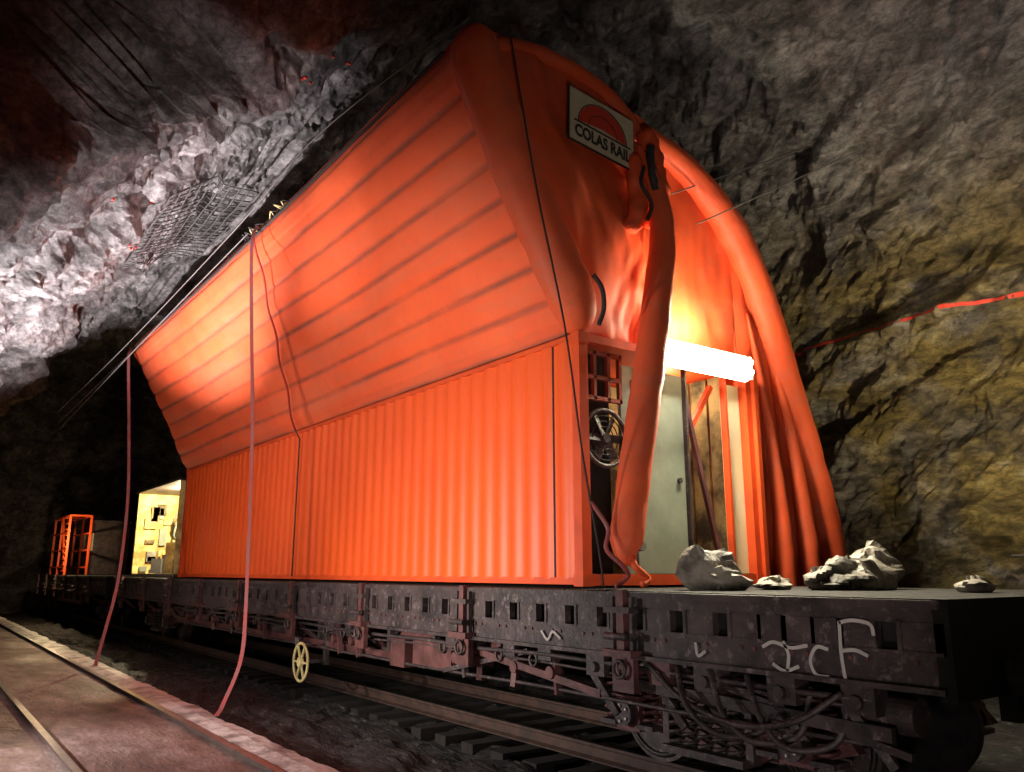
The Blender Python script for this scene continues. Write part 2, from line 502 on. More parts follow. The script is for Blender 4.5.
        for dy in (-.9, .9):
            m.cyl((5.75, yb + dy, .46), (7.85, yb + dy, .46), .075, M_steel)
            for X, sg in ((6.0825, -1), (7.5175, 1)):
                m.cyl((X - .065, yb + dy, .46), (X + .065, yb + dy, .46), .46, M_steel, 36)
                m.cyl((X - sg * .065, yb + dy, .46), (X - sg * .10, yb + dy, .46), .49, M_railr, 36)
                m.cyl((X + sg * .065, yb + dy, .46), (X + sg * .10, yb + dy, .46), .16, M_steel, 20)
                m.ring((X + sg * .068, yb + dy, .46), (1, 0, 0), .40, .025, M_railr, 32)
                m.box((X, yb + dy * .42, .46), (.10, .07, .30), M_rust)
                m.beam((X, yb + dy * .40, .55), (X, yb + dy * .34, .95), .04, .04, M_rust)
        o = m.obj('bogie_%d' % (bi + 1), e); o.matrix_parent_inverse = inv
    if near:
        g = MB()
        g.cyl((5.75, 9.3, .80), (5.75, 10.5, .80), .20, M_steel, 24)
        g.box((5.38, 8.9, .78), (.22, .9, .30), M_rust)
        g.box((5.36, 9.75, .74), (.18, .38, .36), M_rust)
        g.cyl((5.6, 13.9, .80), (5.6, 15.4, .80), .19, M_steel, 24)
        for yy in (6.6, 7.2, 7.9, 8.35, 11.1, 11.7, 13.2, 14.8, 16.4, 17.6, 19.5):
            g.beam((5.32, yy, 1.05), (5.30, yy + random.uniform(-.2, .2), .58), .06, .06, M_rust if random.random() < .5 else M_steel)
            g.box((5.30, yy + .06, .95), (.14, .2, .12), M_steel)
            g.cyl((5.24, yy, .78), (5.38, yy, .78), .06, M_rust, 12)
            g.ring((5.24, yy + .25, .88), (1, 0, 0), .06, .014, M_steel, 14)
        for z_, X_, r_ in ((.93, 5.24, .022), (.86, 5.28, .014), (.62, 5.3, .018)):
            pts = [V((X_, 3.2 + k * .5, z_ + .03 * noise.noise(V((k * .37, z_ * 9, 0))))) for k in range(36)]
            g.tube(pts, r_, M_steel, 8)
        g.beam((5.3, 5.9, .66), (5.28, 8.2, .92), .06, .07, M_rust)
        g.beam((5.3, 7.0, .95), (5.28, 8.6, .62), .05, .05, M_steel)
        for k in range(3):
            P = [(5.22, 4.9 - k * .35, 1.0), (5.1, 4.7 - k * .35, .72), (5.12, 4.4 - k * .3, .55), (5.25, 4.1 - k * .3, .62), (5.3, 4.0 - k * .3, .95)]
            g.tube(catmull(P, 8), .024, M_steel, 8)
        for yy in (3.3, 3.9, 4.6, 5.1, 5.9):
            g.box((5.30, yy, .92), (.16, .24, .20), M_rust if yy == 5.1 else M_steel)
            g.cyl((5.18, yy, .9), (5.34, yy, .9), .045, M_steel, 12)
            g.beam((5.28, yy + .1, .85), (5.35, yy - .15, .5), .06, .06, M_steel)
        g.beam((5.27, 3.1, .72), (5.27, 5.6, .80), .05, .09, M_steel)
        g.beam((5.30, 3.0, .60), (5.30, 4.5, .88), .04, .05, M_steel)
        g.tube(catmull([(5.2, 3.4, .95), (5.05, 3.7, .74), (5.05, 4.2, .66), (5.15, 4.8, .76), (5.2, 5.2, .98)], 10), .022, M_steel, 8)
        g.cyl((5.45, 3.0, .82), (5.45, 3.5, .82), .12, M_steel, 20)
        o = g.obj('brake_gear', e); o.matrix_parent_inverse = inv
        w = MB()
        c = V((5.0, 12.25, .42))
        w.ring(c, (1, 0, 0), .27, .022, M_yel)
        w.cyl(c - V((.03, 0, 0)), c + V((.40, 0, 0)), .03, M_steel)
        w.cyl(c - V((.035, 0, 0)), c + V((.02, 0, 0)), .07, M_yel)
        for k in range(6):
            a_ = k * math.pi / 3
            w.beam(c, c + V((0, math.cos(a_), math.sin(a_))) * .27, .025, .025, M_yel)
        w.box((5.4, 12.25, .70), (.06, .10, .68), M_steel)
        o = w.obj('hand_brake_wheel', e); o.matrix_parent_inverse = inv
        t = MB()
        def st(P): t.ribbon([(5.146, q.y, q.z) for q in catmull([(0, a0, b0) for a0, b0 in P], 5)], .024, M_chalk, (0, .7, .7), .004)
        st([(3.98, 1.21), (3.88, 1.25), (3.74, 1.22), (3.60, 1.245)])
        st([(3.80, 1.26), (3.76, 1.17), (3.78, 1.06)])
        st([(3.90, 1.10), (3.80, 1.06), (3.68, 1.10)])
        st([(3.44, 1.23), (3.53, 1.24), (3.585, 1.15), (3.55, 1.06), (3.45, 1.05)])
        st([(3.34, 1.42), (3.345, 1.22), (3.33, 1.05)])
        st([(3.345, 1.41), (3.24, 1.43), (3.12, 1.41), (3.10, 1.34)])
        st([(3.335, 1.23), (3.24, 1.24), (3.15, 1.21)])
        st([(4.62, 1.20), (4.60, 1.10), (4.52, 1.14)])
        st([(6.6, 1.18), (6.5, 1.10), (6.42, 1.18), (6.3, 1.12)])
        o = t.obj('chalk_marks', e); o.matrix_parent_inverse = inv
    return e
wagon('flat_wagon', 2.66, 27.2, (5.0, 23.6))
wagon('flat_wagon', 28.3, 45.0, (30.8, 42.6), near=False)

# ------------------------------------------------------------------ long container
e = empty('shipping_container', (6.8, 13.6, 1.6)); inv = Matrix.Translation((-6.8, -13.6, -1.6))
x0, x1, z0, z1, y0, y1 = 5.40, 8.20, 1.60, 4.20, 6.25, 21.1
f = MB()
for x in (x0 + .06, x1 - .06):
    for y in (y0 + .06, y1 - .06):
        f.box((x, y, (z0 + z1) / 2), (.12, .12, z1 - z0), M_contf)
        for z in (z0 + .06, z1 - .06): f.box((x, y, z), (.14, .14, .12), M_contf)
    f.box((x, (y0 + y1) / 2, z0 + .05), (.06, y1 - y0 - .2, .07), M_contf)
    f.box((x, (y0 + y1) / 2, z1 - .03), (.07, y1 - y0 - .2, .06), M_contf)
for y in (y0 + .05, y1 - .05):
    f.box(((x0 + x1) / 2, y, z0 + .06), (x1 - x0 - .2, .08, .11), M_contf)
    f.box(((x0 + x1) / 2, y, z1 - .05), (x1 - x0 - .2, .08, .09), M_contf)
f.box(((x0 + x1) / 2, (y0 + y1) / 2, z0 + .10), (x1 - x0 - .14, y1 - y0 - .1, .04), M_sleep)
f.box(((x0 + x1) / 2, (y0 + y1) / 2, z1 - .02), (x1 - x0 - .14, y1 - y0 - .1, .02), M_contf)
o = f.obj('frame', e); o.matrix_parent_inverse = inv
c = MB(); per = .285; am = .032
for X, sg in ((x0 + .05, -1), (x1 - .05, 1)):
    pts = []
    n = int((y1 - y0 - .2) / per); p_ = (y1 - y0 - .2) / n
    for i in range(n):
        yb = y0 + .1 + i * p_
        for q in range(10):
            ph = math.sin(2 * math.pi * q / 10)
            dx = .5 + .5 * max(-1, min(1, ph * 1.35))
            pts.append((yb + q / 10 * p_, X - sg * am * dx + sg * .025))
    pts.append((y1 - .1, X))
    zs_ = [z0 + .07, z1 - .05]
    c.grid([[V((x, y, z)) for y, x in pts] for z in zs_], M_cont, smooth=True, flip=(sg < 0))
pts = [(x0 + .1 + i * (x1 - x0 - .2) / 32, y1 - .05 - (.04 if (i % 4) in (2, 3) else 0)) for i in range(33)]
c.grid([[V((x, y, z)) for x, y in pts] for z in (z0 + .1, z1 - .05)], M_cont, smooth=False)
o = c.obj('corrugated_panels', e); o.matrix_parent_inverse = inv
m = MB()
m.box((6.64, 6.46, 2.84), (.98, .05, 2.28), M_green)
m.cyl((7.02, 6.40, 2.75), (7.02, 6.44, 2.75), .03, M_steel)
m.box((7.97, 6.40, 2.84), (.36, .05, 2.26), M_pale)
o = m.obj('door_leaves', e); o.matrix_parent_inverse = inv
m = MB()
m.box((8.21, 6.26, 2.88), (.07, .12, 2.56), M_contf)
m.box((7.76, 6.34, 2.88), (.04, .08, 2.4), M_contf)
m.box((7.16, 6.42, 2.88), (.03, .06, 2.4), M_steel)
m.beam((7.2, 6.52, 3.2), (7.74, 6.52, 3.95), .06, .06, M_contf)
m.beam((7.16, 6.46, 3.9), (7.66, 6.42, 1.8), .05, .05, M_rust)
m.box((7.3, 7.9, 2.9), (1.7, .04, 2.5), M_ply)
for k in range(4): m.box((8.08, 6.7 + k * .3, 2.9), (.03, .26, 2.5), M_ply)
m.box((7.6, 7.4, 1.95), (.7, .5, .55), M_wire); m.box((7.35, 7.3, 2.5), (.3, .3, .5), M_tarp)
for z in (4.05, 3.78, 3.55): m.box((5.83, 6.42, z), (.62, .05, .045), M_lat)
for x in (5.56, 5.75, 5.95, 6.12): m.box((x, 6.42, 3.80), (.04, .05, .55), M_lat)
m.box((5.85, 6.75, 2.9), (.8, .03, 2.5), M_unlit)  # dark sheet standing in for the unlit inside
for z in (2.0, 2.35, 2.7): m.cyl((6.28, 6.38, z), (6.28, 6.30, z), .05, M_wire, 10)
m.cyl((6.25, 6.36, 1.75), (6.25, 6.36, 3.8), .02, M_wire, 8)
o = m.obj('door_frame', e); o.matrix_parent_inverse = inv
m = MB()
c = V((5.84, 6.36, 3.12))
m.ring(c, (0, 1, 0), .30, .025, M_steel)
for rr in (.24, .18, .12): m.ring(c, (0, 1, 0), rr, .006, M_railr)
for k in range(6):
    a_ = k * math.pi / 3
    m.box(c + V((math.cos(a_), 0.05, math.sin(a_))) * .15, (.22, .012, .09), M_steel, Matrix.Rotation(-a_, 3, 'Y') @ Matrix.Rotation(.5, 3, 'X'))
m.cyl(c + V((0, -.03, 0)), c + V((0, .12, 0)), .05, M_steel)
o = m.obj('ventilation_fan', e); o.matrix_parent_inverse = inv
m = MB()
m.box((7.14, 6.16, 4.13), (1.72, .05, .30), M_white)
for x in (6.31, 7.97): m.box((x, 6.11, 4.13), (.03, .10, .28), M_white)
for x in (6.7, 7.8): m.beam((x, 6.16, 4.15), (x, 6.3, 4.18), .03, .03, M_steel)
o = m.obj('light_fixture', e); o.matrix_parent_inverse = inv
m = MB()
glare_pts = [V((0, 6.14 - .09 * math.sin(math.pi * k / 10), 4.13 + .16 * math.cos(math.pi * k / 10))) for k in range(11)]
m.grid([[V((x, p.y, p.z)) for p in glare_pts] for x in (6.34, 7.94)], M_glare, smooth=True)  # curved glow sheet behind the tubes, imitates glare
for z in (4.19, 4.07): m.tube([(6.34, 6.04, z), (7.94, 6.04, z)], .034, M_lamp, 12)
o = m.obj('fluorescent_tubes', e); o.matrix_parent_inverse = inv

# ------------------------------------------------------------------ inflatable shelter
sh = empty('inflatable_shelter', (7, 13.5, 4.2)); inv = Matrix.Translation((-7, -13.5, -4.2))
def addp(mb_, name, dirt=None):
    o = mb_.obj(name, sh, dirt); o.matrix_parent_inverse = inv; return o
Y0, Y1 = 6.42, 21.1
segA = [V((5.40, 0, 4.20)), V((5.0, 0, 4.98)), V((4.45, 0, 6.03)), V((3.93, 0, 6.98))]
segB = [(3.93, 0, 6.98), (4.2, 0, 7.33), (5.2, 0, 7.43), (5.88, 0, 7.33), (6.6, 0, 7.10), (7.5, 0, 6.76), (8.34, 0, 6.12), (8.86, 0, 5.23), (9.26, 0, 4.19), (9.64, 0, 3.17), (9.87, 0, 1.89), (9.9, 0, 1.2)]
def ribbed(P, nrib):
    per = 14; R = resample(P, nrib * per + 1); out = []
    for i, p in enumerate(R):
        t = R[min(i + 1, len(R) - 1)] - R[max(i - 1, 0)]
        n_ = V((-t.z, 0, t.x)).normalized()
        out.append((p, n_, abs(math.sin(math.pi * i / per))))
    return out
mb = MB(); dirt = []
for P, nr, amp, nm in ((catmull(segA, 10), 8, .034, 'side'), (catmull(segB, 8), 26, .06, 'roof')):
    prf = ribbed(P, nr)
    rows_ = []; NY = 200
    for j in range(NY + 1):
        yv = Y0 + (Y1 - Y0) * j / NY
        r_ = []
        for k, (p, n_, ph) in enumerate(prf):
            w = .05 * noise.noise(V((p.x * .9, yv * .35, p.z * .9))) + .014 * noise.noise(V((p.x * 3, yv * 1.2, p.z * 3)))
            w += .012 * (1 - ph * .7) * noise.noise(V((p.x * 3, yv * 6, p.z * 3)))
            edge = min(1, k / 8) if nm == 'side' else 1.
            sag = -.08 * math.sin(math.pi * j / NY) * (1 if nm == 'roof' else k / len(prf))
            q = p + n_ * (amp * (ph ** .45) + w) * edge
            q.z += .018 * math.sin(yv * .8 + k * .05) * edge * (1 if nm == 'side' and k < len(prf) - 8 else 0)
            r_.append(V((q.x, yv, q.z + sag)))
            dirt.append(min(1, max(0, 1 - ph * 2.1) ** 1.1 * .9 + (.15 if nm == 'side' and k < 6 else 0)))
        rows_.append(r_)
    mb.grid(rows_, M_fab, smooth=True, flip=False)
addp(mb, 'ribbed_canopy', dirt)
mb = MB()
allp = [p for p in catmull(segA, 10)] + [p for p in catmull(segB, 8)][1:]
c = V((6.8, Y1, 4.2))
vs = [c] + [V((p.x, Y1, p.z)) for p in allp]
mb.add(vs, [(0, i, i + 1) for i in range(1, len(vs) - 1)], M_fabd); addp(mb, 'rear_wall')

def topz(x):
    P = [(a_[0], a_[2]) for a_ in segB]
    for a_, b_ in zip(P, P[1:]):
        if x <= b_[0]: return a_[1] + (b_[1] - a_[1]) * (x - a_[0]) / (b_[0] - a_[0])
    return 1.2
mb = MB()
P = catmull([(5.50, 6.36, 4.24), (5.34, 6.32, 4.62), (4.82, 6.30, 5.50), (4.42, 6.32, 6.30), (4.15, 6.36, 7.0), (4.27, 6.38, 7.24)], 10)
mb.tube(P, .25, M_fab, 28, rf=lambda t: .12 + .14 * min(1, t * 5) ** .6 - .10 * max(0, (t - .8) * 5), wr=.08)
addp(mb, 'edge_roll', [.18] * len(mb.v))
mb = MB(); rows_ = []
for i in range(71):
    u = i / 70; x = 4.25 + (6.60 - 4.25) * u
    zb = 4.22 if x > 5.4 else 4.2 + (5.4 - x) / 1.45 * 2.75
    zt = topz(x) + .03
    r_ = []
    for j in range(71):
        v = j / 70; z = zb + (zt - zb) * v
        bul = .20 * math.sin(math.pi * u) ** .6 * math.sin(math.pi * v) ** .6
        fold = .06 * noise.noise(V((x * 1.8, 0, z * 1.0))) + .03 * noise.noise(V((x * 5 + z * 2, 3, z * 2.0)))
        fold += .10 * max(0, u - .7) * 3.3 * noise.noise(V((x * 7, 5, z * 4)))
        r_.append(V((x, 6.42 - bul + fold, z)))
    rows_.append(r_)
mb.grid(rows_, M_fabd, smooth=True)
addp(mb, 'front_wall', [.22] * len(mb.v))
mb = MB()
mb.tube(catmull([(4.2, 6.42, 7.15), (4.7, 6.40, 7.33), (5.3, 6.38, 7.36), (5.9, 6.38, 7.26), (6.34, 6.38, 7.02), (6.44, 6.34, 6.75)], 10), .10, M_fabd, 20, wr=.08)
mb.tube(catmull([(6.34, 6.26, 6.6), (6.40, 6.10, 6.2), (6.44, 6.0, 5.75), (6.41, 5.97, 5.25), (6.27, 5.95, 4.6), (6.04, 5.92, 3.65), (5.80, 5.90, 2.7), (5.64, 5.88, 2.05), (5.60, 5.88, 1.80)], 14), .2, M_fab, 28,
        rf=lambda t: .07 + .095 * math.sin(min(1, t * 1.7) * math.pi / 2) - .11 * max(0, (t - .88) / .12) ** .8, wr=.06)
mb.tube(catmull([(6.24, 6.25, 6.6), (6.14, 6.10, 6.2), (6.22, 6.12, 5.8), (6.14, 6.2, 5.5)], 10), .10, M_fabd, 18, wr=.6)
mb.tube(catmull([(6.42, 6.20, 6.8), (6.54, 6.12, 6.4), (6.56, 6.12, 6.0), (6.50, 6.16, 5.6)], 10), .10, M_fabd, 18, wr=.7)
mb.tube(catmull([(6.34, 6.02, 6.5), (6.30, 5.98, 6.2), (6.36, 5.98, 5.95)], 10), .05, M_tarp, 14, wr=.7)
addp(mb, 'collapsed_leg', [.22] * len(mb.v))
mb = MB(); rows_ = []
NXI = 130
for i in range(NXI + 1):
    u = i / NXI; x = 6.35 + (9.88 - 6.35) * u
    zb = 4.22 if x < 8.26 else 1.25
    zt = topz(x) - .02
    r_ = []
    for j in range(61):
        v = j / 60; z = zb + (zt - zb) * v
        fold = .05 * noise.noise(V((x * 2, 1, z * 1.2))) + .02 * noise.noise(V((x * 6, 1, z * 2)))
        if x >= 8.26:
            s_ = (x - 8.26) / max(.2, (9.85 - 8.26) * (1 - .35 * max(0, z - 3) / 3))
            fold += -.10 * abs(math.sin(s_ * math.pi * 4)) * (1 - v * .6)
        r_.append(V((x, 6.50 + fold, z)))
    rows_.append(r_)
mb.grid(rows_, M_fabd, smooth=True)
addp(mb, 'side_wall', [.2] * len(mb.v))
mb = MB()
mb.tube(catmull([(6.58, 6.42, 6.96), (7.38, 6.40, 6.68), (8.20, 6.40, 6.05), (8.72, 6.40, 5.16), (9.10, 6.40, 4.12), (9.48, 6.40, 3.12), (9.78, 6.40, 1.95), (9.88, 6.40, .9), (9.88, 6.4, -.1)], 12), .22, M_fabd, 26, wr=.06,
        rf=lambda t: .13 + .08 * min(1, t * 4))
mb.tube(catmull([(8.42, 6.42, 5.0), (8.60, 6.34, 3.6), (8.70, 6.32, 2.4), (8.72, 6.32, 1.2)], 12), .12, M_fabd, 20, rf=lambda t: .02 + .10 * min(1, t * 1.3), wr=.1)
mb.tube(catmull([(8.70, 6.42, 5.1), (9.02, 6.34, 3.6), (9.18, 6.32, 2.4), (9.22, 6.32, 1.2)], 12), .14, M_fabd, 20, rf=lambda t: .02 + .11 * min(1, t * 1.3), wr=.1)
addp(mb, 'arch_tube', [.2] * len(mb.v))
mb = MB()
mb.tube(catmull([(5.42, 6.02, 4.75), (5.5, 5.98, 4.6), (5.58, 6.05, 4.42), (5.55, 6.1, 4.25)], 8), .025, M_cord, 8)
mb.tube(catmull([(6.20, 6.0, 6.2), (6.10, 5.95, 5.95), (6.25, 5.95, 5.75), (6.20, 5.98, 5.55)], 8), .022, M_cord, 8)
addp(mb, 'webbing_loops')
mb = MB()
mb.tube([V((3.90 + .04 * noise.noise(V((k, 0, 0))), 6.6 + k * .3, 7.06 + .03 * noise.noise(V((k * 1.3, 5, 0))) - .08 * math.sin(math.pi * k / 48))) for k in range(49)], .022, M_cord, 8)
for k in range(24):
    yk = 11.2 + random.random() * 1.6
    mb.tube(catmull([(3.95, yk, 7.05), (3.88 + random.uniform(-.1, .1), yk + random.uniform(-.15, .15), 7.12), (3.95, yk + random.uniform(-.3, .3), 7.07)], 4), .010, M_cord if k % 3 else M_yel, 5)
addp(mb, 'crest_rope')

# sign
e = empty('logo_sign', (5.67, 6.05, 6.52))
m = MB()
W, H = .98, .66
g = [[V((-W / 2 + W * i / 10, 0, -H / 2 + H * j / 8)) for j in range(9)] for i in range(11)]
m.grid(g, M_white)
m.box((0, .012, 0), (W + .03, .015, H + .03), M_text)
m.obj('sign_panel', e)
m = MB(); n = 20
vs = [V((0, -.004, -.02))] + [V((.36 * math.cos(math.pi * k / n), -.004, -.06 + .32 * math.sin(math.pi * k / n))) for k in range(n + 1)]
m.add(vs, [(0, k, k + 1) for k in range(1, n + 1)], M_signred)
m.tube([V((.37 * math.cos(math.pi * k / n), -.006, -.06 + .33 * math.sin(math.pi * k / n))) for k in range(n + 1)], .006, M_text, 6)
m.tube([V((.22 * math.cos(math.pi * k / n), -.006, -.06 + .2 * math.sin(math.pi * k / n))) for k in range(n + 1)], .004, M_text, 6)
m.box((0, -.006, -.075), (.86, .006, .018), M_text)
m.obj('sign_emblem', e)
tc = bpy.data.curves.new('txt', 'FONT'); tc.body = 'COLAS RAIL'; tc.size = .185; tc.align_x = 'CENTER'; tc.align_y = 'CENTER'
tc.offset = .006; tc.extrude = .002
to = bpy.data.objects.new('txt', tc); sc.collection.objects.link(to)
bpy.context.view_layer.update()
dg = bpy.context.evaluated_depsgraph_get()
me = bpy.data.meshes.new_from_object(to.evaluated_get(dg)); me.materials.clear(); me.materials.append(M_text)
bpy.data.objects.remove(to)
me.transform(Matrix.Translation((0, -.008, -.20)) @ Matrix.Rotation(math.pi / 2, 4, 'X') @ Matrix.Diagonal((.84, 1.1, 1, 1)))
o3 = bpy.data.objects.new('sign_lettering', me); sc.collection.objects.link(o3); o3.parent = e
e.rotation_euler = (math.radians(-4), math.radians(5), math.radians(2))
e.location = (5.67, 6.09, 6.54)

# ------------------------------------------------------------------ straps and ropes
def strap(name, P, w, mat=M_strap, wd=(.5, -.8, 0), n=14):
    m = MB(); m.ribbon(catmull(P, n), w, mat, wd, .008); return m.obj(name)
strap('ratchet_strap', [(3.80, 20.9, 7.0), (3.72, 20.6, 6.6), (3.78, 20.1, 5.0), (3.8, 19.5, 3.25), (3.62, 18.7, 1.6), (3.36, 18.1, .6), (3.2, 17.75, .08), (3.15, 17.55, .04)], .08)
strap('ratchet_strap', [(3.80, 12.0, 7.0), (3.74, 12.0, 6.65), (3.84, 12.0, 5.2), (3.95, 11.97, 3.63), (4.0, 11.9, 1.34), (3.85, 11.5, .6), (3.5, 11.0, .12), (3.3, 10.6, .045)], .06)
m = MB()
A = V((3.82, 12.05, 6.95)); Bq = V((5.30, 13.68, 4.22))
P = []
for k in range(30):
    t = k / 29; p = A.lerp(Bq, t); p.y += .05 * math.sin(t * 22); P.append(p + V((-.06, 0, -.04)))
P += [V((5.34, 13.67, 4.0)), V((5.34, 13.67, 1.66))]
m.tube(P[:30], .018, M_cordr, 8); m.tube(P[29:], .014, M_cord, 8); m.obj('hanging_cord')
m = MB(); m.tube(catmull([(4.33, 6.03, 7.3), (4.45, 5.99, 6.5), (4.66, 5.97, 5.4), (4.98, 5.97, 4.1), (5.2, 6.0, 2.9), (5.38, 5.98, 1.9), (5.42, 5.98, 1.6)], 10), .010, M_cord, 8)
m.tube(catmull([(5.3, 6.0, 2.4), (5.42, 5.9, 2.15), (5.35, 5.85, 1.95), (5.5, 5.8, 1.8), (5.62, 5.85, 1.7), (5.5, 5.9, 1.60)], 8), .022, M_strap, 8)
m.tube(catmull([(5.7, 5.86, 1.95), (5.6, 5.74, 1.8), (5.75, 5.72, 1.68), (5.66, 5.7, 1.62)], 8), .035, M_fab, 8)
m.obj('tie_down_rope')
def wire(P, r=.012, mat=M_wire):
    m = MB(); m.tube(catmull(P, 14), r, mat, 6); return m.obj('overhead_cable')
wire([(4.1, 6.4, 7.45), (3.7, 9.5, 7.35), (3.6, 12.5, 7.05), (3.3, 19, 6.5), (2.95, 25.4, 6.05)], .009)
wire([(3.85, 12.6, 7.1), (3.5, 17, 6.5), (3.05, 25.5, 5.6)], .011)
wire([(3.9, 20.8, 7.0), (3.6, 22.5, 6.6), (3.0, 25.6, 5.75)], .011)
def wall_hit(y, z, d=(1, 0, 0), o=None):
    org = V(o) if o else V((10.2, y, z))
    h = bvh.ray_cast(org, V(d)); return (h[0], h[1]) if h[0] else (V((11.8, y, z)), V((-1, 0, 0)))
w1, _ = wall_hit(5.8, 7.7); w2, _ = wall_hit(6.5, 8.0)
wire([(7.35, 6.25, 5.9), w1.lerp(V((7.35, 6.25, 5.9)), .5), w1], .009)
wire([(6.95, 6.3, 6.2), w2.lerp(V((6.95, 6.3, 6.2)), .5), w2], .009)
a1, _ = wall_hit(5.2, 1.95); a2, _ = wall_hit(2.0, 1.95)
wire([a1 + V((-.05, 0, 0)), (a1 + a2) / 2 + V((-.35, 0, 0)), a2 + V((-.05, 0, 0))], .02)
m = MB()
seg = []
for k in range(340):
    y_ = 8.4 - k * .0185
    z_ = 5.40
    hu, _ = wall_hit(y_, z_ + .024); hd, _ = wall_hit(y_, z_ - .024)
    seg.append((hd + V((-.012, 0, 0)), hu + V((-.012, 0, 0))))
for k in range(len(seg) - 1):
    if abs(seg[k][0].x - seg[k + 1][0].x) < .25 and abs(seg[k][0].x - seg[k][1].x) < .2:
        m.add([seg[k][0], seg[k + 1][0], seg[k + 1][1], seg[k][1]], [(0, 1, 2, 3)], M_redpaint)
m.obj('survey_line')
m = MB()
for x_, y_ in ((2.2, 12.5), (3.3, 9.2), (3.4, 8.7), (2.7, 9.3), (2.1, 12.8), (3.7, 8.8), (1.5, 11.2), (3.0, 9.9)):
    h = bvh.ray_cast(V((x_, y_, 3)), V((.02, .01, 1)))
    if h[0]:
        for q in range(3):
            o_ = h[0] + V((random.uniform(-.08, .08), random.uniform(-.08, .08), -.01))
            m.box(o_, (random.uniform(.02, .05), random.uniform(.02, .05), .03), M_redpaint, Matrix.Rotation(random.random() * 3, 3, 'Z'))
m.obj('survey_paint_marks')
# welded mesh sheet hanging just below the roof rock, stretched between bolts
m = MB()
def roof(x, y):
    h = bvh.ray_cast(V((x, y, 3)), V((0, 0, 1)))
    return h[0] if h[0] else V((x, y, 7.6))
cz = [[roof(2.55 + i * .65, 12.2 + k * .85).z for k in range(5)] for i in range(3)]
lo = min(min(r) for r in cz)
def netp(u, v):
    x = 2.55 + 1.3 * u; y = 12.2 + 3.4 * v
    a = sum(cz[i][2] for i in (0, 1)) / 2
    z = (cz[0][0] * (1 - u) + cz[2][0] * u) * (1 - v) + (cz[0][4] * (1 - u) + cz[2][4] * u) * v
    z = min(z, 7.75 if u > .5 else 9) - .12 - .10 * math.sin(math.pi * u) * math.sin(math.pi * v) + .04 * noise.noise(V((x * 2, y * 2, 0)))
    r = roof(x, y).z - .05
    return V((x, y, min(z, r)))
for i in range(10):
    m.tube([netp(i / 9, k / 24) for k in range(25)], .012, M_net, 5)
for k in range(19):
    m.tube([netp(i / 12, k / 18) for i in range(13)], .012, M_net, 5)
m.obj('rock_mesh_netting')

# ------------------------------------------------------------------ sacks on the deck
def sack(m, c, s, seed, mat=M_sack):
    rows_ = []
    n1, n2 = 18, 26
    for i in range(n1 + 1):
        th = math.pi * i / n1; r_ = []
        for j in range(n2 + 1):
            ph = 2 * math.pi * (j % n2) / n2
            d = V((math.sin(th) * math.cos(ph), math.sin(th) * math.sin(ph), math.cos(th)))
            q = d * .9 + V((seed, seed * 2, 0))
            dd, pts = noise.voronoi(q * 1.0)
            h = noise.noise_vector(pts[0] * 5.3)
            k = 1 + .35 * noise.noise(q * 1.2) + .8 * h.dot(q - pts[0])
            p = V((d.x * s[0] * k, d.y * s[1] * k, max(d.z * s[2] * k * (1 - .3 * (d.x ** 2 + d.y ** 2)), -s[2] * .5)))
            r_.append(V(c) + p + V((0, 0, s[2] * .5)))
        rows_.append(r_)
    m.grid(rows_, mat, smooth=False)
ZD = 1.58
m = MB()
sack(m, (6.0, 5.15, ZD), (.25, .27, .26), 2)
sack(m, (6.35, 5.45, ZD), (.22, .20, .12), 4)
sack(m, (6.60, 4.95, ZD), (.18, .16, .08), 7)
sack(m, (6.85, 4.55, ZD), (.24, .22, .14), 25)
sack(m, (7.1, 4.40, ZD), (.28, .24, .20), 28)
sack(m, (7.6, 4.55, ZD), (.32, .28, .28), 16)
sack(m, (7.1, 3.35, ZD), (.15, .14, .08), 19)
m.obj('rubble_sacks')

# ------------------------------------------------------------------ lit workshop module behind container
e = empty('workshop_module', (6.8, 24, 1.58)); inv = Matrix.Translation((-6.8, -24, -1.58))
m = MB()
m.box((6.8, 24.1, 1.63), (2.7, 4.8, .08), M_steel)
m.box((8.1, 24.1, 2.8), (.06, 4.8, 2.4), M_int)
m.box((6.8, 26.45, 2.8), (2.7, .06, 2.4), M_int)
m.box((6.8, 21.75, 2.8), (2.7, .06, 2.4), M_int)
m.box((6.8, 24.1, 4.02), (2.8, 4.9, .06), M_steel)
for y_ in (21.8, 26.4): m.box((5.48, y_, 2.8), (.06, .06, 2.4), M_int)
o = m.obj('shell', e); o.matrix_parent_inverse = inv
m = MB()
for k in range(80):
    y_ = 22 + random.random() * 4.2; z_ = 1.68
    h_ = random.uniform(.1, 1.1) * (.5 + .5 * (26.5 - y_) / 4.5); x_ = random.uniform(5.8, 7.6)
    m.box((x_, y_, z_ + h_ / 2), (random.uniform(.1, .35), random.uniform(.1, .35), h_), random.choice([M_int, M_steel, M_green, M_sack, M_wire, M_ply]), Matrix.Rotation(random.random(), 3, 'Z'))
for k in range(14):
    y_ = 22.2 + random.random() * 3.8
    m.tube(catmull([(6.7, y_, 3.9), (6.4, y_ + .2, 3.2 - random.random() * .5), (6.75, y_ + .4, 2.6), (6.5, y_ + .3, 1.75)], 6), .03, random.choice([M_green, M_cord, M_ply]), 6)
for k in range(30):
    m.box((random.uniform(7.0, 8.0), 22 + random.random() * 4.2, random.uniform(2.2, 3.7)), (.2, random.uniform(.1, .5), random.uniform(.1, .4)), random.choice([M_int, M_steel, M_green, M_ply]))
for k in range(26):
    a_, b_ = random.uniform(5.7, 7.4), random.uniform(1.8, 3.6)
    m.box((a_, 26.38, b_), (random.uniform(.1, .4), .1, random.uniform(.1, .5)), random.choice([M_int, M_ply, M_green, M_sack]))
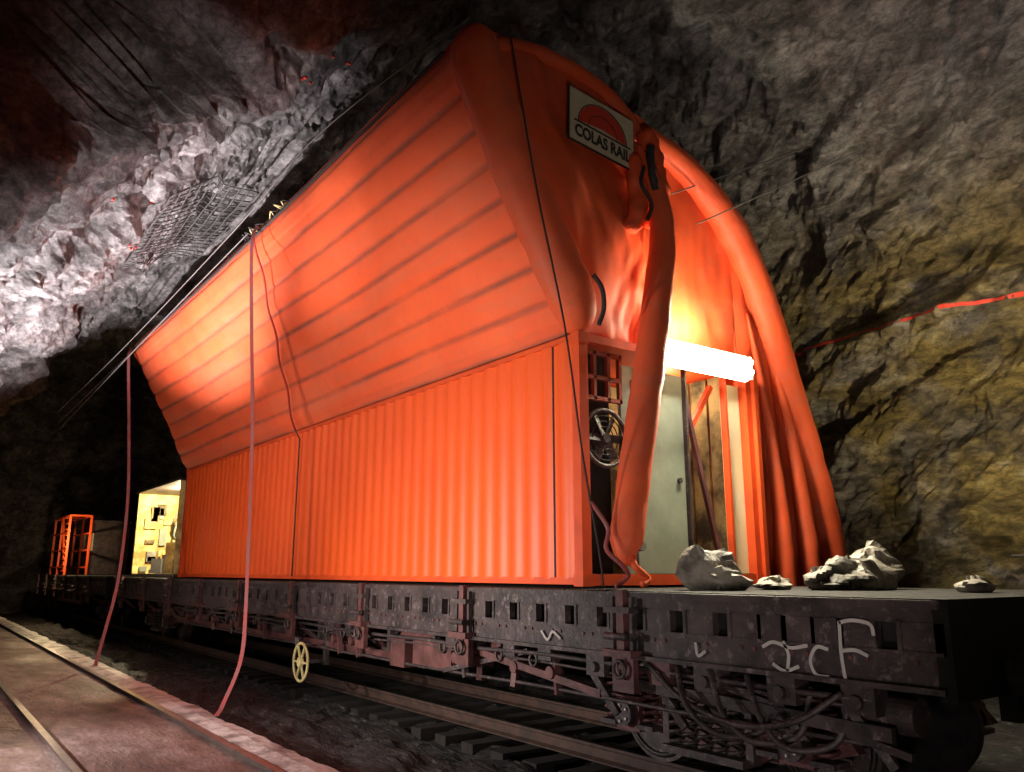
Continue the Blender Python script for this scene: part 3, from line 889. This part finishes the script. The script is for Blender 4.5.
for z_ in (2.2, 2.9, 3.4): m.box((7.7, 24.1, z_), (.6, 4.2, .04), M_steel)
o = m.obj('equipment', e); o.matrix_parent_inverse = inv
m = MB(); SY = 4.6
for x_ in (5.4, 6.2):
    for y_ in (34.0, 36.0, 38.0): m.box((x_, y_ + SY, 2.8), (.08, .08, 2.42), M_contf)
for z_ in (1.9, 2.6, 3.3, 4.0):
    for x_ in (5.4, 6.2): m.box((x_, 36.0 + SY, z_), (.06, 4.1, .06), M_contf)
for y_ in (34, 36, 38): m.box((5.8, y_ + SY, 4.0), (.8, .07, .07), M_contf)
for k in range(9): m.box((5.36, 34.3 + SY, 1.75 + k * .24), (.05, .6, .05), M_contf)
m.beam((5.4, 34 + SY, 1.65), (5.4, 36 + SY, 4.0), .08, .08, M_contf)
m.obj('access_scaffold')
m = MB(); m.box((7.3, 41.5, 2.7), (1.4, 3, 2.2), M_steel); m.box((7.3, 41.5, 3.85), (1.5, 3.1, .1), M_steel)
for y_ in (40.5, 41.5, 42.5): m.box((6.58, y_, 3.0), (.04, .7, .8), M_white)
m.obj('crew_cabin')

# ------------------------------------------------------------------ lights
def area(name, loc, tgt, size, power, col, spread=180):
    l = bpy.data.lights.new(name, 'AREA'); l.shape = 'DISK'; l.size = size; l.energy = power; l.color = col
    l.spread = math.radians(spread)
    o = bpy.data.objects.new(name, l); sc.collection.objects.link(o); o.location = loc
    o.rotation_euler = (V(tgt) - V(loc)).to_track_quat('-Z', 'Y').to_euler(); return o
def spot(name, loc, tgt, power, col, ang, blend=.5, r=.15):
    l = bpy.data.lights.new(name, 'SPOT'); l.energy = power; l.color = col; l.spot_size = math.radians(ang); l.spot_blend = blend; l.shadow_soft_size = r
    o = bpy.data.objects.new(name, l); sc.collection.objects.link(o); o.location = loc
    o.rotation_euler = (V(tgt) - V(loc)).to_track_quat('-Z', 'Y').to_euler(); return o
def point(name, loc, power, col, r=.1):
    l = bpy.data.lights.new(name, 'POINT'); l.energy = power; l.color = col; l.shadow_soft_size = r
    o = bpy.data.objects.new(name, l); sc.collection.objects.link(o); o.location = loc; return o
warm = (1, .88, .74)
spot('floodlight_key', (-.6, 7.8, 1.9), (5.4, 9.6, 3.3), 1600, warm, 86, .8, .25)
spot('floodlight_far', (-.5, 14.2, 1.2), (4.6, 17.0, 4.0), 580, warm, 92, .8, .2)
spot('floodlight_rock', (1.0, 14.8, .5), (.2, 15.6, 7.0), 9500, (1, .92, .93), 100, .45, .08)
spot('floodlight_roof', (2.6, 8.6, .6), (2.4, 11.4, 8.0), 2300, (1, .92, .92), 54, .9, .08)
spot('floodlight_front', (1.0, .5, 1.2), (6.5, 6.2, 4.4), 290, warm, 60, .8, .2)
spot('chassis_fill', (2.2, 2.0, .35), (5.3, 6.0, .9), 120, (1, .88, .86), 90, .8, .1)  # added fill to brighten the wagon underframe, no fitting modelled
spot('floodlight_wall', (9.2, 3.2, 2.0), (11.5, 5.8, 4.7), 760, (1, .84, .50), 88, .9, .06)
spot('floodlight_wall_top', (8.8, 2.0, 2.6), (10.6, 6.4, 8.2), 360, (1, .92, .80), 76, .9, .06)
area('fluorescent_glow', (7.14, 5.94, 4.08), (7.2, 4.6, 3.4), .5, 300, (1, .92, .66), 180)
point('doorway_lamp', (7.3, 6.12, 4.65), 100, (1, .90, .60), .12)
point('interior_lamp', (7.5, 7.0, 3.9), 30, (1, .88, .55))
point('workshop_lamp', (6.2, 24.0, 3.85), 900, (1, .84, .50))
point('scaffold_fill', (5.0, 37.6, 3.0), 260, (1, .70, .38))  # added light to brighten the scaffold, not a cabin fitting
spot('floodlight_track', (-.8, 9.8, 1.5), (2.9, 9.4, 0), 850, (1, .93, .90), 92, .8, .06)

w = bpy.data.worlds.new('world'); sc.world = w; w.use_nodes = True
w.node_tree.nodes['Background'].inputs[0].default_value = (.5, .45, .5, 1)
w.node_tree.nodes['Background'].inputs[1].default_value = .004

# ------------------------------------------------------------------ camera
cd = bpy.data.cameras.new('camera'); cd.sensor_width = 36; cd.lens = 820 / 1024 * 36; cd.clip_start = .05; cd.clip_end = 300
co = bpy.data.objects.new('camera', cd); sc.collection.objects.link(co)
co.location = (0, 0, 1.75); co.rotation_euler = (math.radians(90 + 12.7), 0, math.radians(-36))
sc.camera = co
